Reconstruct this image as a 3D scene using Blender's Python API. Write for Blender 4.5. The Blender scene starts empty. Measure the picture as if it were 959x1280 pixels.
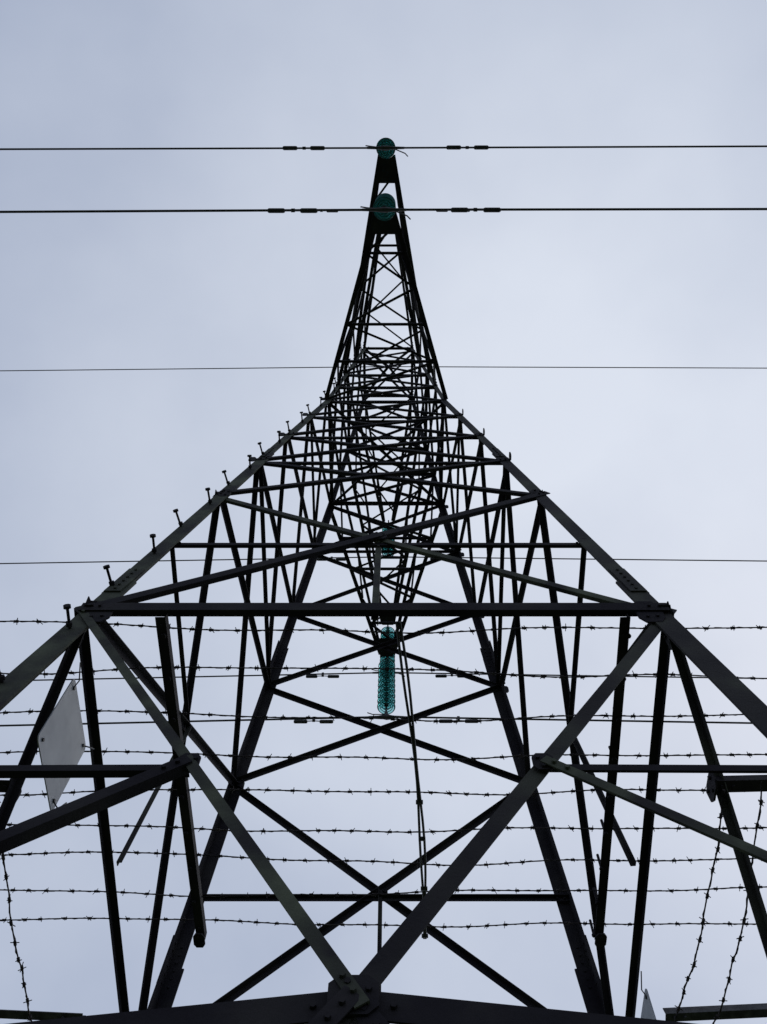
import bpy, bmesh, math, random
from mathutils import Vector, Matrix
random.seed(7)
D=4.1; EYE=1.6
sc=bpy.context.scene
sc.view_settings.view_transform='Standard'; sc.view_settings.look='None'; sc.view_settings.exposure=0

# ---------------------------------------------------------------- materials
def new_mat(name):
    m=bpy.data.materials.new(name); m.use_nodes=True
    nt=m.node_tree; b=nt.nodes['Principled BSDF']; return m,nt,b
def noise_mat(name,cols,scale=3,rough=0.6,metal=0.0,detail=6,bump=0.0,pos=(0.35,0.5,0.68),spec=.5):
    m,nt,b=new_mat(name)
    tc=nt.nodes.new('ShaderNodeTexCoord'); n=nt.nodes.new('ShaderNodeTexNoise')
    n.inputs['Scale'].default_value=scale; n.inputs['Detail'].default_value=detail
    r=nt.nodes.new('ShaderNodeValToRGB')
    while len(r.color_ramp.elements)<len(cols): r.color_ramp.elements.new(0.5)
    for i,c in enumerate(cols):
        r.color_ramp.elements[i].position=pos[i] if len(pos)==len(cols) else i/(len(cols)-1)
        r.color_ramp.elements[i].color=(*c,1)
    nt.links.new(tc.outputs['Object'],n.inputs['Vector']); nt.links.new(n.outputs['Fac'],r.inputs['Fac'])
    nt.links.new(r.outputs['Color'],b.inputs['Base Color'])
    b.inputs['Roughness'].default_value=rough; b.inputs['Metallic'].default_value=metal
    b.inputs['Specular IOR Level'].default_value=spec
    if bump>0:
        n2=nt.nodes.new('ShaderNodeTexNoise'); n2.inputs['Scale'].default_value=60; n2.inputs['Detail'].default_value=5
        bp=nt.nodes.new('ShaderNodeBump'); bp.inputs['Strength'].default_value=bump; bp.inputs['Distance'].default_value=0.004
        nt.links.new(tc.outputs['Object'],n2.inputs['Vector']); nt.links.new(n2.outputs['Fac'],bp.inputs['Height'])
        nt.links.new(bp.outputs['Normal'],b.inputs['Normal'])
    return m
M_steel=noise_mat('weathered_steel',[(0.016,0.014,0.018),(0.028,0.026,0.027),(0.052,0.055,0.043)],scale=2.1,rough=0.85,bump=0.4,spec=.2)
M_steel2=noise_mat('dark_steel',[(0.011,0.009,0.014),(0.018,0.016,0.021),(0.034,0.031,0.033)],scale=2.5,rough=0.85,bump=0.4,spec=.16)
M_green=noise_mat('algae_steel',[(0.026,0.024,0.027),(0.048,0.051,0.041),(0.088,0.098,0.068)],scale=4.2,rough=0.88,bump=0.4,spec=.2,detail=10)
M_galv=noise_mat('galvanised_fittings',[(0.03,0.03,0.034),(0.05,0.05,0.055),(0.08,0.08,0.085)],scale=20,rough=0.6,metal=0.2,spec=.3)
M_wire=noise_mat('aluminium_conductor',[(0.02,0.02,0.025),(0.032,0.032,0.036),(0.05,0.05,0.055)],scale=8,rough=0.7,spec=.3)
M_rust=noise_mat('rusty_wire',[(0.014,0.012,0.016),(0.03,0.024,0.026),(0.05,0.04,0.04)],scale=14,rough=0.85,spec=.2)
M_rubber=noise_mat('cable_sheath',[(0.012,0.012,0.018),(0.025,0.025,0.032),(0.035,0.035,0.042)],scale=6,rough=0.5)
M_sign=noise_mat('sign_back',[(0.22,0.235,0.27),(0.29,0.305,0.34),(0.35,0.365,0.40)],scale=4,rough=0.6,spec=.3)
M_conc=noise_mat('concrete',[(0.22,0.21,0.2),(0.3,0.29,0.27),(0.38,0.37,0.34)],scale=6,rough=0.9)
M_ground=noise_mat('rough_grass',[(0.03,0.05,0.015),(0.06,0.085,0.03),(0.11,0.10,0.05)],scale=0.7,rough=0.95,detail=10)
def glass(name,c1,c2,tr):
    mg,nt,b=new_mat(name)
    b.inputs['Roughness'].default_value=0.12
    b.inputs['Transmission Weight'].default_value=tr; b.inputs['IOR'].default_value=1.2
    lw=nt.nodes.new('ShaderNodeLayerWeight'); lw.inputs['Blend'].default_value=0.35
    rr=nt.nodes.new('ShaderNodeValToRGB'); rr.color_ramp.elements[0].color=(*c1,1); rr.color_ramp.elements[1].color=(*c2,1)
    nt.links.new(lw.outputs['Facing'],rr.inputs['Fac']); nt.links.new(rr.outputs['Color'],b.inputs['Base Color'])
    return mg
M_glass=glass('teal_glass',(0.42,0.80,0.80),(0.15,0.5,0.52),.88)
M_glassd=glass('teal_glass_rib',(0.02,0.20,0.22),(0.01,0.10,0.12),.35)

# ---------------------------------------------------------------- helpers
class Builder:
    def __init__(s): s.v=[]; s.f=[]; s.mi=[]
    def add(s,vs,fs,mi=0):
        o=len(s.v); s.v+= [tuple(v) for v in vs]; s.f+=[tuple(i+o for i in f) for f in fs]; s.mi+=[mi]*len(fs)
    def obj(s,name,mats,parent=None,smooth=False):
        me=bpy.data.meshes.new(name); me.from_pydata(s.v,[],s.f)
        for m in mats: me.materials.append(m)
        for p,i in zip(me.polygons,s.mi): p.material_index=i; p.use_smooth=smooth
        bm=bmesh.new(); bm.from_mesh(me); bmesh.ops.recalc_face_normals(bm,faces=bm.faces); bm.to_mesh(me); bm.free()
        ob=bpy.data.objects.new(name,me); sc.collection.objects.link(ob)
        if parent: ob.parent=parent
        return ob
def frame(p1,p2,n):
    d=(p2-p1).normalized(); n=n-d*n.dot(d)
    if n.length<1e-4: n=d.orthogonal()
    n.normalize(); return d,n,d.cross(n).normalized()
def Lbeam(B,p1,p2,size,n,off=0.0,flip=1,t=None,ext=0.0,mi=0,inward=True,corner=False):
    p1=Vector(p1);p2=Vector(p2); d,nn,s=frame(p1,p2,Vector(n))
    t=t or max(0.006,size*0.11); s=s*flip
    p1=p1-d*ext; p2=p2+d*ext
    off+=random.uniform(-0.0012,0.0012)
    k=-1 if inward else 1
    prof=[(0,0),(size,0),(size,k*t),(t,k*t),(t,k*size),(0,k*size)]
    o=-size*0.5
    vs=[]
    for p in (p1,p2):
        for a,b_ in prof: vs.append(p+s*(a+o)+nn*(b_+off))
    fs=[(i,(i+1)%6,(i+1)%6+6,i+6) for i in range(6)]+[(0,1,2,3),(0,3,4,5),(6,9,8,7),(6,11,10,9)]
    B.add(vs,fs,mi)
    # end bolts
    if size>=.04 and (p2-p1).length>.5:
        for e,q in ((1,p1),(-1,p2)):
            for k2 in (.05,.11):
                c=q+d*(e*k2)+nn*off
                tube(B,[c-nn*.020,c+nn*.013],.010,6,mi)
def legbeam(B,p1,p2,size,sx,sy,t,mi=0):
    # corner angle: heel outward at tower corner
    p1=Vector(p1);p2=Vector(p2); d=(p2-p1).normalized()
    a=Vector((-sx,0,0)); a=(a-d*a.dot(d)).normalized(); b_=Vector((0,-sy,0)); b_=(b_-d*b_.dot(d)).normalized()
    prof=[(0,0),(size,0),(size,t),(t,t),(t,size),(0,size)]
    vs=[p+a*u+b_*v for p in (p1,p2) for u,v in prof]
    fs=[(i,(i+1)%6,(i+1)%6+6,i+6) for i in range(6)]+[(0,1,2,3),(0,3,4,5),(6,9,8,7),(6,11,10,9)]
    B.add(vs,fs,mi)
def box(B,c,ax,ay,az,mi=0):
    c=Vector(c); vs=[c+ax*i+ay*j+az*k for i in(-.5,.5) for j in(-.5,.5) for k in(-.5,.5)]
    B.add(vs,[(0,1,3,2),(4,6,7,5),(0,4,5,1),(2,3,7,6),(0,2,6,4),(1,5,7,3)],mi)
def tube(B,pts,r,seg=6,mi=0,caps=True):
    pts=[Vector(p) for p in pts]; n=len(pts); vs=[];fs=[]
    d=(pts[1]-pts[0]).normalized(); u=d.orthogonal().normalized()
    for i,p in enumerate(pts):
        dd=(pts[min(i+1,n-1)]-pts[max(i-1,0)]).normalized()
        u=(u-dd*u.dot(dd)).normalized(); w=dd.cross(u)
        rr=r[i] if isinstance(r,(list,tuple)) else r
        for k in range(seg):
            a=2*math.pi*k/seg; vs.append(p+u*(math.cos(a)*rr)+w*(math.sin(a)*rr))
    for i in range(n-1):
        for k in range(seg):
            fs.append((i*seg+k,i*seg+(k+1)%seg,(i+1)*seg+(k+1)%seg,(i+1)*seg+k))
    if caps: fs+= [tuple(range(seg)),tuple((n-1)*seg+k for k in reversed(range(seg)))]
    B.add(vs,fs,mi)
def lathe(B,c,prof,seg=28,mi=0):
    vs=[];fs=[];n=len(prof)
    for r,z in prof:
        for k in range(seg):
            a=2*math.pi*k/seg; vs.append((c[0]+math.cos(a)*r,c[1]+math.sin(a)*r,c[2]+z))
    for i in range(n-1):
        for k in range(seg): fs.append((i*seg+k,i*seg+(k+1)%seg,(i+1)*seg+(k+1)%seg,(i+1)*seg+k))
    B.add(vs,fs,mi)
def plate(B,c,n,up,w,h,t=0.010,mi=0,bolts=0,off=0):
    c=Vector(c); n=Vector(n).normalized(); c=c+n*off; up=Vector(up); up=(up-n*up.dot(n)).normalized(); s=up.cross(n)
    pr=[(-.5,-.28),(-.28,-.5),(.28,-.5),(.5,-.28),(.5,.28),(.28,.5),(-.28,.5),(-.5,.28)]
    vs=[c+s*(a*w)+up*(b_*h)+n*(t/2*k) for k in(-1,1) for a,b_ in pr]
    B.add(vs,[tuple(range(8)),tuple(range(15,7,-1))]+[(i,(i+1)%8,(i+1)%8+8,i+8) for i in range(8)],mi)
    for i in range(bolts):
        a=2*math.pi*i/bolts+0.4; p=c+s*(math.cos(a)*w*.32)+up*(math.sin(a)*h*.32)
        tube(B,[p-n*(t/2+.011),p+n*(t/2+.011)],0.010,6,mi)

# ---------------------------------------------------------------- pylon geometry
def wx(h):
    if h<=3.04: return .0985*(5.217-h)
    return .2144+( .125-.2144)*(h-3.04)/(4.36-3.04)
def wy(h):
    if h<=3.04: return .205+.108*(3.04-h)
    return .205+(.125-.205)*(h-3.04)/(4.36-3.04)
def P(x,y,h): return Vector((x*D,y*D,h*D+EYE))
def leg(sx,sy,h): return P(sx*wx(h),sy*wy(h),h)
def node(sx,sy,h):
    # the far panels sit a little lower on their legs
    if sy>0 and h<3.04: h=h-.066*min(1,max(0,(3.04-h)/1.3))
    return leg(sx,sy,h)
G=-EYE/D
pylon=bpy.data.objects.new('electricity_pylon',None); sc.collection.objects.link(pylon)
L1,LC,L2,L3,L4,L5,L6,L7,L8,L9,L10,LT=1.075,1.40,1.715,2.045,2.37,2.71,3.04,3.32,3.60,3.95,4.27,4.36
# legs
for nm,sx,sy,mt in (('leg_near_left',-1,-1,M_green),('leg_near_right',1,-1,M_steel),('leg_far_left',-1,1,M_steel2),('leg_far_right',1,1,M_steel2)):
    B=Builder()
    legbeam(B,leg(sx,sy,G),leg(sx,sy,L1+.12),.13,sx,sy,.014)
    legbeam(B,leg(sx,sy,L1+.12),leg(sx,sy,L3+.08),.11,sx,sy,.012)
    legbeam(B,leg(sx,sy,L3+.08),leg(sx,sy,L6),.09,sx,sy,.010)
    legbeam(B,leg(sx,sy,L6),leg(sx,sy,LT),.065,sx,sy,.009)
    for hh in (L1+.12,L3+.08):   # splice covers
        c=leg(sx,sy,hh); dl=(leg(sx,sy,hh+.1)-leg(sx,sy,hh-.1)).normalized()
        box(B,c+Vector((sx*.006,-sy*.055,0)),Vector((.010,0,0)),Vector((0,.10,0)),dl*.40)
        box(B,c+Vector((-sx*.055,sy*.006,0)),Vector((.10,0,0)),Vector((0,.010,0)),dl*.40)
        for k in (-2.5,-1.5,-.5,.5,1.5,2.5):
            q=c+dl*(k*.066); tube(B,[q+Vector((-sx*.06,-sy*.02,0)),q+Vector((-sx*.06,sy*.021,0))],.010,6)
            tube(B,[q+Vector((-sx*.02,-sy*.06,0)),q+Vector((sx*.021,-sy*.06,0))],.010,6)
    B.obj(nm,[mt],pylon)
    B=Builder(); lathe(B,leg(sx,sy,G)+Vector((0,0,-.3)),[(0,.55),(.28,.55),(.33,.5),(.42,0)],16); B.obj('footing_'+nm[4:],[M_conc],pylon)

faces={'near':((-1,-1),(1,-1),(0,-1,0)),'right':((1,-1),(1,1),(1,0,0)),'far':((1,1),(-1,1),(0,1,0)),'left':((-1,1),(-1,-1),(-1,0,0))}
def mix(a,b_,t): return a+(b_-a)*t
def crossh(h0,h1,f='x'):
    w=wx if f=='x' else wy
    return h0+(h1-h0)*w(h0)/(w(h0)+w(h1))
for fn,(a,b_,n) in faces.items():
    B=Builder(); w='x' if fn in('near','far') else 'y'; near=fn=='near'; side=fn in('left','right')
    A=lambda h:node(a[0],a[1],h)
    C=lambda h:node(b_[0],b_[1],h)
    mats=[M_steel2,M_steel,M_green]
    # lower K panel
    kc=.415
    mid=mix(A(kc),C(kc),.61 if fn=='left' else .5)
    Lbeam(B,A(kc-.06),mid,.085,n,off=-.03,mi=0); Lbeam(B,C(kc-.06),mid,.085,n,off=-.03,mi=0,flip=-1)
    Lbeam(B,A(L1),mid,.046,n,off=.012,ext=.05,mi=2 if near else 1)
    Lbeam(B,C(L1),mid,.066 if near else .044,n,off=-.015,ext=.09,flip=-1,mi=1 if near else 0)
    Lbeam(B,A(G+.05),mid,.06,n,off=.014); Lbeam(B,C(G+.05),mid,.06,n,off=-.012)
    for Q,mm in ((A,0),(C,1)):
        dn=mix(Q(L1),mid,.58)
        Lbeam(B,dn,Q(.69),.036,n,off=-.02,mi=0)
        Lbeam(B,dn,Q(kc),.052 if mm==0 else .044,n,off=.024,mi=0 if mm==0 else 2 if near else 0)
        Lbeam(B,mix(Q(G+.05),mid,.5),Q(.02),.04,n,off=-.02)
        plate(B,dn,n,(0,0,1),.085,.10,bolts=3,off=.004)
    plate(B,mid,n,(0,0,1),.14,.12,bolts=4,mi=0,off=-.002)
    # L1 horizontal
    Lbeam(B,A(L1),C(L1),.085 if near else .05,n,off=.03,mi=0,inward=True)
    # main X L1-L2
    hc=crossh(L1,L2,w); cx=mix(A(hc),C(hc),.5)
    Lbeam(B,A(L1),C(L2),.066 if near else .05,n,off=.012,mi=0,ext=.03)
    Lbeam(B,C(L1),A(L2),.052,n,off=-.02,mi=2 if near else 0,flip=-1,ext=.03)
    if not side: Lbeam(B,A(hc-.02),C(hc-.02),.04,n,off=-.035,mi=0)
    else:
        q=A if a[1]<0 else C
        Lbeam(B,q(hc-.02),cx,.034,n,off=-.035)
    Lbeam(B,cx,mix(A(L1),C(L1),.5),.042 if near else .034,n,off=-.05,mi=2 if near else 1)
    plate(B,cx,n,(0,0,1),.12,.11,bolts=4)
    for Q in (A,C):
        inn=(mid-Q(L1)); inn.z=0; inn.normalize()
        plate(B,Q(L1)+inn*.12+Vector((0,0,-.04)),n,(0,0,1),.15,.24,bolts=5,off=-.006)
        plate(B,Q(L2)+inn*.07,n,(0,0,1),.10,.17,bolts=4,off=-.006)
    # upper panels
    lv=[L2,L3,L4,L5,L6]
    for i in range(4):
        h0,h1=lv[i],lv[i+1]; sz=.048-.004*i
        Lbeam(B,A(h0),C(h1),sz,n,off=.01); Lbeam(B,C(h0),A(h1),sz,n,off=-.012,flip=-1)
        if (i==1 and fn!='far') or i==3 or (i==2 and near): Lbeam(B,A(h0),C(h0),sz*.9,n,off=-.022)
        for Q in (A,C): plate(B,Q(h1)+inn*.04,n,(0,0,1),.07,.12)
    lv=[L6,L7,L8,L9,L10]
    for i in range(4):
        h0,h1=lv[i],lv[i+1]
        Lbeam(B,A(h0),C(h1),.038,n,off=.008)
        Lbeam(B,C(h0),A(h1),.038,n,off=-.01,flip=-1)
        if not side or i%2==0: Lbeam(B,A(h0),C(h0),.05,n,off=-.02)
    Lbeam(B,A(LT),C(LT),.055,n,off=.01)
    B.obj('bracing_'+fn,mats,pylon)
# plan bracing at arm levels
B=Builder()
for h in (L6,L10):
    for s in (1,-1): Lbeam(B,leg(-s,-1,h),leg(s,1,h),.04,(0,0,1),off=.02*s-.03)
# earthwire peak
pk=P(0,0,4.50)
for sx in(-1,1):
    for sy in(-1,1): Lbeam(B,leg(sx,sy,LT),pk,.05,(sx,sy,.3))
plate(B,pk,(0,1,0),(0,0,1),.16,.2)
B.obj('plan_bracing_and_peak',[M_steel2],pylon)

# cross arms
arms=[('lower',.866,3.04,.29),('middle',1.036,3.60,.33),('upper',.802,4.27,.0)]
tips=[]
for nm,d,h,rise in arms:
    for sy in (-1,1):
        B=Builder()
        tip=P(0,sy*d,h); hw=.026
        hb=h; ht=h+rise if rise else LT
        TL={}
        for sx in(-1,1):
            e=P(sx*hw,sy*(d-.02),h)
            bl=leg(sx,sy,hb); tl=leg(sx,sy,ht)
            if rise==0:
                tl=leg(sx,sy,LT); bl=leg(sx,sy,L10-.20); 
            et=e+Vector((0,0,.05))
            TL[sx]=(bl,e,tl,et)
            Lbeam(B,bl,e,.06,(0,0,-1),off=0,flip=sx*sy,inward=True)
            Lbeam(B,tl,et,.046,(sx,0,.3),off=0)
        N=5 if nm!='upper' else 4
        fr=[1-(1-i/N)**1.15 for i in range(N+1)]
        for i in range(N):
            t0,t1=fr[i]*.93,fr[i+1]*.93
            b0={s:mix(TL[s][0],TL[s][1],t0) for s in(-1,1)}; b1={s:mix(TL[s][0],TL[s][1],t1) for s in(-1,1)}
            c0={s:mix(TL[s][2],TL[s][3],t0) for s in(-1,1)}; c1={s:mix(TL[s][2],TL[s][3],t1) for s in(-1,1)}
            s=1 if i%2 else -1
            if nm!='upper': Lbeam(B,b0[s],b1[-s],.032,(0,0,-1),off=-.012)
            if nm=='lower' and i in(0,1,3): Lbeam(B,b1[-1],b1[1],.036,(0,0,-1),off=-.024)
            if nm=='middle' and i==2: Lbeam(B,b1[-1],b1[1],.036,(0,0,-1),off=-.024)
            if nm=='upper': Lbeam(B,c0[-s],c1[s],.03,(0,0,1),off=-.012)
            for q in (-1,1):
                if i%2: Lbeam(B,b0[q],c1[q],.03,(q,0,0),off=-.012)
                else: Lbeam(B,c0[q],b1[q],.03,(q,0,0),off=-.012)
        # tip plates
        a0={s:mix(TL[s][0],TL[s][1],.88) for s in(-1,1)}
        zt=Vector((0,0,-.012))
        e1=TL[1][1]; e0=TL[-1][1]; k=Vector((0,sy*.03,0))
        vs=[a0[-1]+zt,a0[1]+zt,e1+zt+k,e0+zt+k]; vs+= [v+Vector((0,0,-.014)) for v in vs]
        if nm!='upper': B.add(vs,[(0,1,2,3),(7,6,5,4),(0,4,5,1),(1,5,6,2),(2,6,7,3),(3,7,4,0)])
        plate(B,tip,(1,0,0),(0,0,1),.22,.14,t=.026,bolts=2)
        sd='near' if sy<0 else 'far'
        B.obj('cross_arm_%s_%s'%(nm,sd),[M_steel2],pylon)
        tips.append((nm,sy,tip))

# step bolts on the near left leg
B=Builder()
h=.55; i=0
while h<LT:
    p=leg(-1,-1,h); 
    dirs=Vector((-.05,-.97,.1)) if i%2 else Vector((-.22,-.93,.06))
    o=p+Vector((.045,0,0)) if i%2 else p+Vector((.02,0,0))
    dirs=dirs.normalized()+Vector((random.uniform(-.07,.07),0,random.uniform(-.07,.07)))
    tube(B,[o+Vector((0,.03,0)),o+dirs*.125],.0085,7); tube(B,[o+dirs*.12,o+dirs*.137],.021,8)
    tube(B,[o+dirs*.012,o+dirs*.034],.018,6)
    h+=.155 if h<L6 else .12; i+=1
B.obj('step_bolts',[M_steel2],pylon)

# anti climbing guard brackets
B=Builder(); HB=1.06
def beamY(x0,x1,y0,y1,h,sz): Lbeam(B,P(x0,y0-1,h),P(x1,y1-1,h),sz,(0,0,-1),off=0)
beamY(-.295,-.288,.585,1.182,HB,.058); beamY(.346,.362,.585,1.182,HB,.058)
for x,y in ((-.288,1.172),(.362,1.172)): plate(B,P(x,y-1,HB-.01),(0,0,1),(0,1,0),.075,.12,bolts=3)
for x in (-.292,.352):
    for k in range(9):
        y=.612+.0695*k; c=P(x,y-1,HB); tube(B,[c+Vector((0,0,-.02)),c+Vector((0,0,.11))],.009,6); tube(B,[c+Vector((0,0,-.022)),c+Vector((0,0,-.006))],.015,6)
for s in(-1,1):
    x0=.415 if s>0 else .435
    Lbeam(B,P(s*x0,.71-1,.862),P(s*.80,.71-1,.875),.062,(0,-.3,-1))
    Lbeam(B,P(s*.40,1.092-1,.85),P(s*.80,1.092-1,.87),.05,(0,-.3,-1),mi=1)
    plate(B,P(s*x0,.71-1,.862),(1,0,0),(0,0,1),.14,.11,bolts=3)
B.obj('anti_climb_brackets',[M_steel2,M_galv],pylon)

# ---------------------------------------------------------------- barbed wire
B=Builder()
def barbed(p0,p1,sag=.03):
    p0=Vector(p0);p1=Vector(p1);Ln=(p1-p0).length;n=max(6,int(Ln/.10)); ph=random.uniform(0,6); am=random.uniform(.6,1.5)
    sg=sag*random.uniform(.4,1.5); tilt=random.uniform(-.03,.03)
    def at(t):
        return mix(p0,p1,t)+Vector((0,am*(.018*math.sin(t*9+ph)+.007*math.sin(t*31+ph))+tilt*(t-.5),-sg*4*t*(1-t)+.011*math.sin(t*17+ph)+.006*math.sin(t*43+ph*2)))
    pts=[at(i/n) for i in range(n+1)]
    tube(B,pts,.0040,4); 
    d=(p1-p0).normalized()
    u0=d.orthogonal().normalized(); w0=d.cross(u0)
    tw=[at(i/(n*3))+u0*(.005*math.cos(i*1.7))+w0*(.005*math.sin(i*1.7)) for i in range(n*3+1)]
    tube(B,tw,.0026,3)
    s=random.uniform(0,.1)
    while s<Ln-.03:
        c=at(s/Ln); a=random.uniform(0,math.pi)
        tube(B,[c-d*.013,c+d*.013],.0085,5)
        for k in range(2):
            aa=a+k*random.uniform(1.1,1.9); v=u0*math.cos(aa)+w0*math.sin(aa)
            tl=d*random.uniform(-.014,.014); l=random.uniform(.014,.024)
            cc=c+d*(.006*(1 if k else -1))
            tube(B,[cc-v*l-tl,cc+v*l+tl],.0028,3)
        s+=random.uniform(.10,.18)
for i in range(9):
    y=.612+.0695*i
    barbed(P(-.88,y-1+random.uniform(-.012,.012),1.085),P(.88,y-1+random.uniform(-.012,.012),1.085),.04)
for x0,x1 in ((.425,.40),(.468,.455),(.60,.60),(-.452,-.462),(-.60,-.62)):
    barbed(P(x0,.70-1,.85),P(x1,1.13-1,.84),.09)
barbed(P(.50,.71-1,.85),P(.70,1.05-1,.86),.05)
B.obj('barbed_wire',[M_rust])

# hanging twin cable
B=Builder()
def cb(t): return mix(.033,.078,t)+.010*math.sin(t*3.1)
for k in (-1,1):
    pts=[]
    for i in range(17):
        t=i/16; y=mix(.60,1.195,t)
        pts.append(P(cb(t),y-1,1.075-.02*math.sin(t*math.pi))+Vector((k*.009+k*.006*math.sin(t*12),0,0)))
    tube(B,pts,.0082,7)
for t in (.5,.62,.8,.99):
    c=P(cb(t),mix(.60,1.195,t)-1,1.075-.02*math.sin(t*math.pi)); tube(B,[c-Vector((.022,0,0)),c+Vector((.022,0,0))],.014,8)
B.obj('hanging_cable',[M_rubber])

# ---------------------------------------------------------------- insulators
SL=.395
for nm,sy,tip in tips:
    B=Builder()
    tube(B,[tip+Vector((0,0,.0)),tip+Vector((0,0,-.16))],.016,8,1)
    tube(B,[tip+Vector((-.03,0,-.06)),tip+Vector((.03,0,-.06))],.018,8,1)
    nd=9; pitch=.142; z0=-.19
    def ring(c,r,z,rr):
        pr=[(r+rr*math.cos(2*math.pi*k/6),z+rr*1.4*math.sin(2*math.pi*k/6)) for k in range(7)]
        lathe(B,c,pr,28,2)
    for i in range(nd):
        c=tip+Vector((0,0,z0-i*pitch))
        lathe(B,c,[(0,.045),(.03,.045),(.036,.03),(.036,-.002),(.022,-.012)],14,1)
        lathe(B,c,[(.03,.004),(.07,-.004),(.11,-.018),(.134,-.036),(.132,-.041),(.11,-.026),(.07,-.012),(.03,-.006)],30,0)
        for r,z in ((.133,-.041),(.095,-.034),(.062,-.028)): ring(c,r,z,.0052)
        tube(B,[c+Vector((0,0,-.01)),c+Vector((0,0,-pitch+.04))],.011,7,1)
    zb=-SL*D
    tube(B,[tip+Vector((0,0,z0-nd*pitch+.10)),tip+Vector((0,0,zb+.01))],.016,8,1)
    # suspension clamp, armour rods, arcing horn
    c=tip+Vector((0,0,zb))
    tube(B,[c+Vector((x,0,-abs(x)*.03)) for x in (-.26,-.12,-.04,.04,.12,.26)],[.016,.02,.03,.03,.02,.016],10,1)
    box(B,c+Vector((0,0,.04)),Vector((.055,0,0)),Vector((0,.045,0)),Vector((0,0,.09)),1)
    tube(B,[c+Vector((0,0,.06)),c+Vector((.14,.02,.03)),c+Vector((.27,.07,.04)),c+Vector((.31,.11,.05))],.008,6,1)
    tube(B,[c+Vector((0,0,.06)),c+Vector((-.2,-.02,.03)),c+Vector((-.28,-.03,.06))],.008,6,1)
    ob=B.obj('glass_insulator_string',[M_glass,M_galv,M_glassd],smooth=True)

# ---------------------------------------------------------------- conductors
def wire(y,h,r,name,yaw=.0035):
    B=Builder(); pts=[]
    xs=sorted(set([-250+ i*10 for i in range(51)]+[x*.5 for x in range(-24,25)]))
    for x in xs:
        t=abs(x); drop=.035*t*(1-t/250.)
        pts.append((x,y*D+ -yaw*x,h*D+EYE-drop))
    tube(B,pts,r,8); B.obj(name,[M_wire],smooth=True)
def damper(x,y,h):
    c=Vector((x,y*D-.0035*x,h*D+EYE-.035*abs(x)))
    B=Builder()
    box(B,c+Vector((0,0,-.02)),Vector((.04,0,0)),Vector((0,.04,0)),Vector((0,0,.08)))
    l=.19
    tube(B,[c+Vector((-l,0,-.075)),c+Vector((0,0,-.06)),c+Vector((l,0,-.075))],.008,6)
    for s in(-1,1):
        q=c+Vector((s*l,0,-.078))
        tube(B,[q-Vector((s*.10,0,0)),q-Vector((s*.085,0,0)),q+Vector((s*.085,0,0)),q+Vector((s*.10,0,0))],[.02,.028,.028,.018],10)
    B.obj('vibration_damper',[M_wire],smooth=False)
for nm,sy,tip in tips:
    d=abs(tip.y)/D; h=(tip.z-EYE)/D-SL
    wire(sy*d,h,.014 if nm=='lower' else .0125,'power_line')
    for s in(-1,1): damper(s*(.26 if nm=='lower' else .275)*D,sy*d,h)
wire(0,4.495,.010,'earth_wire')

# ---------------------------------------------------------------- signs
def sign(x,y0,y1,h0,h1,flipc):
    B=Builder(); t=.003
    c=Vector((x*D,((y0+y1)/2-1)*D,(h0+h1)/2*D+EYE)); W=(y1-y0)*D; H=(h1-h0)*D
    yd=Vector((0,1,0)); zd=Vector((0,0,1)); R=.03; o=[]
    for cyx,czx,a0 in ((1,1,0),(-1,1,90),(-1,-1,180),(1,-1,270)):
        for k in range(5):
            a=math.radians(a0+k*22.5); o.append(c+yd*(cyx*(W/2-R)+math.cos(a)*R)+zd*(czx*(H/2-R)+math.sin(a)*R))
    n=len(o); vs=[v+Vector((-t,0,0)) for v in o]+[v+Vector((t,0,0)) for v in o]
    B.add(vs,[tuple(range(n)),tuple(range(2*n-1,n-1,-1))]+[(i,(i+1)%n,(i+1)%n+n,i+n) for i in range(n)],0)
    for yy in(-.40,.40):
        for zz in(-.42,.42):
            q=c+yd*(yy*W)+zd*(zz*H); tube(B,[q-Vector((.012,0,0)),q+Vector((.012,0,0))],.010,6,1)
            if zz>0 or yy>0: tube(B,[q,q+Vector((flipc*.03,.08*yy,.06*zz)),q+Vector((flipc*.02,.25*yy,.1))],.004,5,1)
    return B.obj('warning_sign',[M_sign,M_galv])
sign(-.394,.632,.745,.855,.985,1)
sign(.40,1.135,1.23,.80,.935,-1)

# ---------------------------------------------------------------- ground
me=bpy.data.meshes.new('ground'); bm=bmesh.new()
rings=[0,2,4,7,11,16,24,40,80,160,400,1000,3000]; seg=48; prev=None
for r in rings:
    cur=[]
    for k in range(seg if r else 1):
        a=2*math.pi*k/seg; z=(random.uniform(-.05,.05) if 0<r<100 else 0)
        cur.append(bm.verts.new((math.cos(a)*r,math.sin(a)*r,z-.02)))
    if prev:
        for k in range(seg):
            if len(prev)==1: bm.faces.new((prev[0],cur[k],cur[(k+1)%seg]))
            else: bm.faces.new((prev[k],cur[k],cur[(k+1)%seg],prev[(k+1)%seg]))
    prev=cur
bm.to_mesh(me); bm.free(); me.materials.append(M_ground)
g=bpy.data.objects.new('ground',me); sc.collection.objects.link(g)

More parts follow.
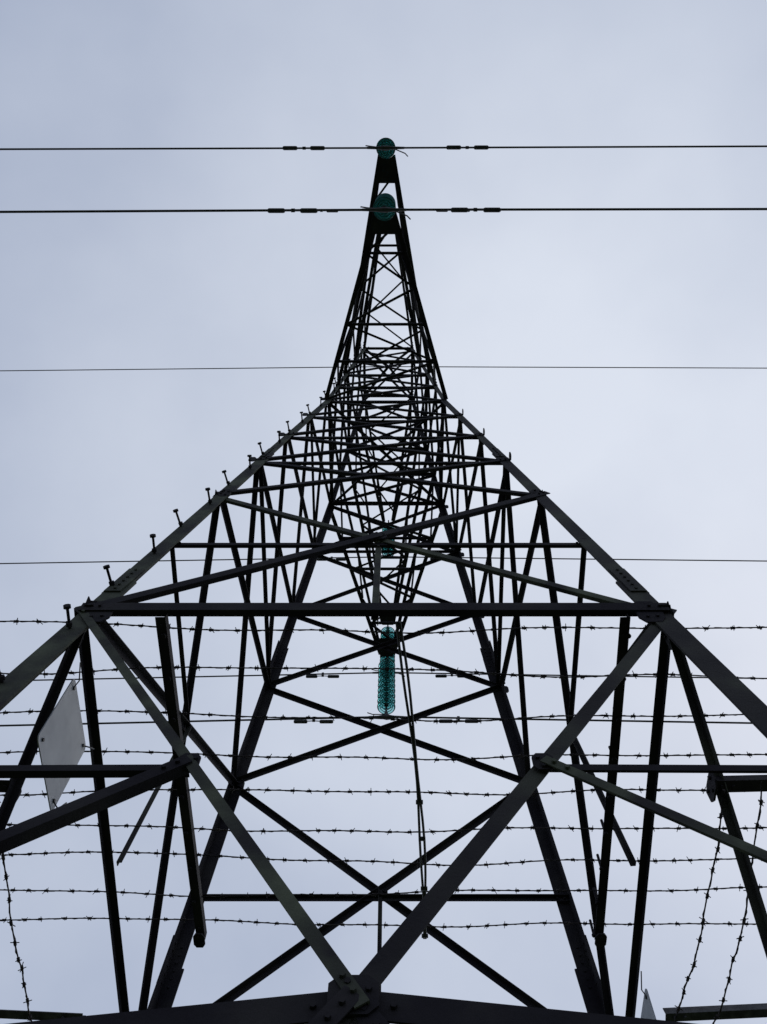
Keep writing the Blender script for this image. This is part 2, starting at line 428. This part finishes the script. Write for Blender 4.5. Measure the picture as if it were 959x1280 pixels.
# ---------------------------------------------------------------- world
w=bpy.data.worlds.new('World'); sc.world=w; w.use_nodes=True; nt=w.node_tree
for n in list(nt.nodes): nt.nodes.remove(n)
out=nt.nodes.new('ShaderNodeOutputWorld'); bg=nt.nodes.new('ShaderNodeBackground'); bg2=nt.nodes.new('ShaderNodeBackground'); mx=nt.nodes.new('ShaderNodeMixShader')
sky=nt.nodes.new('ShaderNodeTexSky'); sky.sky_type='NISHITA'; sky.sun_disc=False
sky.sun_elevation=math.radians(48); sky.sun_rotation=math.radians(40)
nt.links.new(sky.outputs[0],bg.inputs[0]); bg.inputs[1].default_value=.1
tc=nt.nodes.new('ShaderNodeTexCoord'); mp=nt.nodes.new('ShaderNodeMapping'); mp.inputs['Location'].default_value=(3.1,1.2,.4)
no=nt.nodes.new('ShaderNodeTexNoise'); no.inputs['Scale'].default_value=1.7; no.inputs['Detail'].default_value=6; no.inputs['Roughness'].default_value=.48
# overcast layer is brighter towards the veiled sun (front right), darker behind
dt=nt.nodes.new('ShaderNodeVectorMath'); dt.operation='DOT_PRODUCT'
az=math.radians(40); el=math.radians(48)
dv=Vector((math.sin(az)*math.cos(el),math.cos(az)*math.cos(el),math.sin(el)))
dt.inputs[1].default_value=dv
mm=nt.nodes.new('ShaderNodeMath'); mm.operation='MULTIPLY_ADD'; mm.inputs[1].default_value=.42; mm.inputs[2].default_value=-.33
ad=nt.nodes.new('ShaderNodeMath'); ad.operation='ADD'
cr=nt.nodes.new('ShaderNodeValToRGB'); cr.color_ramp.elements[0].position=.25; cr.color_ramp.elements[1].position=.78
cr.color_ramp.elements[0].color=(.42,.48,.62,1); cr.color_ramp.elements[1].color=(.76,.81,.91,1)
nt.links.new(tc.outputs['Generated'],mp.inputs[0]); nt.links.new(mp.outputs[0],no.inputs['Vector'])
nt.links.new(tc.outputs['Generated'],dt.inputs[0]); nt.links.new(dt.outputs['Value'],mm.inputs[0])
nt.links.new(mm.outputs[0],ad.inputs[0]); nt.links.new(no.outputs['Fac'],ad.inputs[1])
nt.links.new(ad.outputs[0],cr.inputs[0]); nt.links.new(cr.outputs[0],bg2.inputs[0])
mx.inputs[0].default_value=.9
nt.links.new(bg.outputs[0],mx.inputs[1]); nt.links.new(bg2.outputs[0],mx.inputs[2]); nt.links.new(mx.outputs[0],out.inputs[0])
sl=bpy.data.lights.new('sun','SUN'); sl.energy=.5; sl.angle=math.radians(20); sl.color=(1,.97,.93)
so=bpy.data.objects.new('sun',sl); sc.collection.objects.link(so)
so.rotation_euler=(-dv).to_track_quat('-Z','Y').to_euler()

# ---------------------------------------------------------------- camera
cam=bpy.data.cameras.new('camera'); co=bpy.data.objects.new('camera',cam); sc.collection.objects.link(co); sc.camera=co
cam.sensor_fit='VERTICAL'; cam.sensor_height=36; cam.lens=1091/1280*36; cam.shift_x=-12.5/1280
cam.clip_end=6000; cam.clip_start=.05
co.location=(.0265*D,-D,EYE); co.rotation_euler=(math.radians(158),0,0)
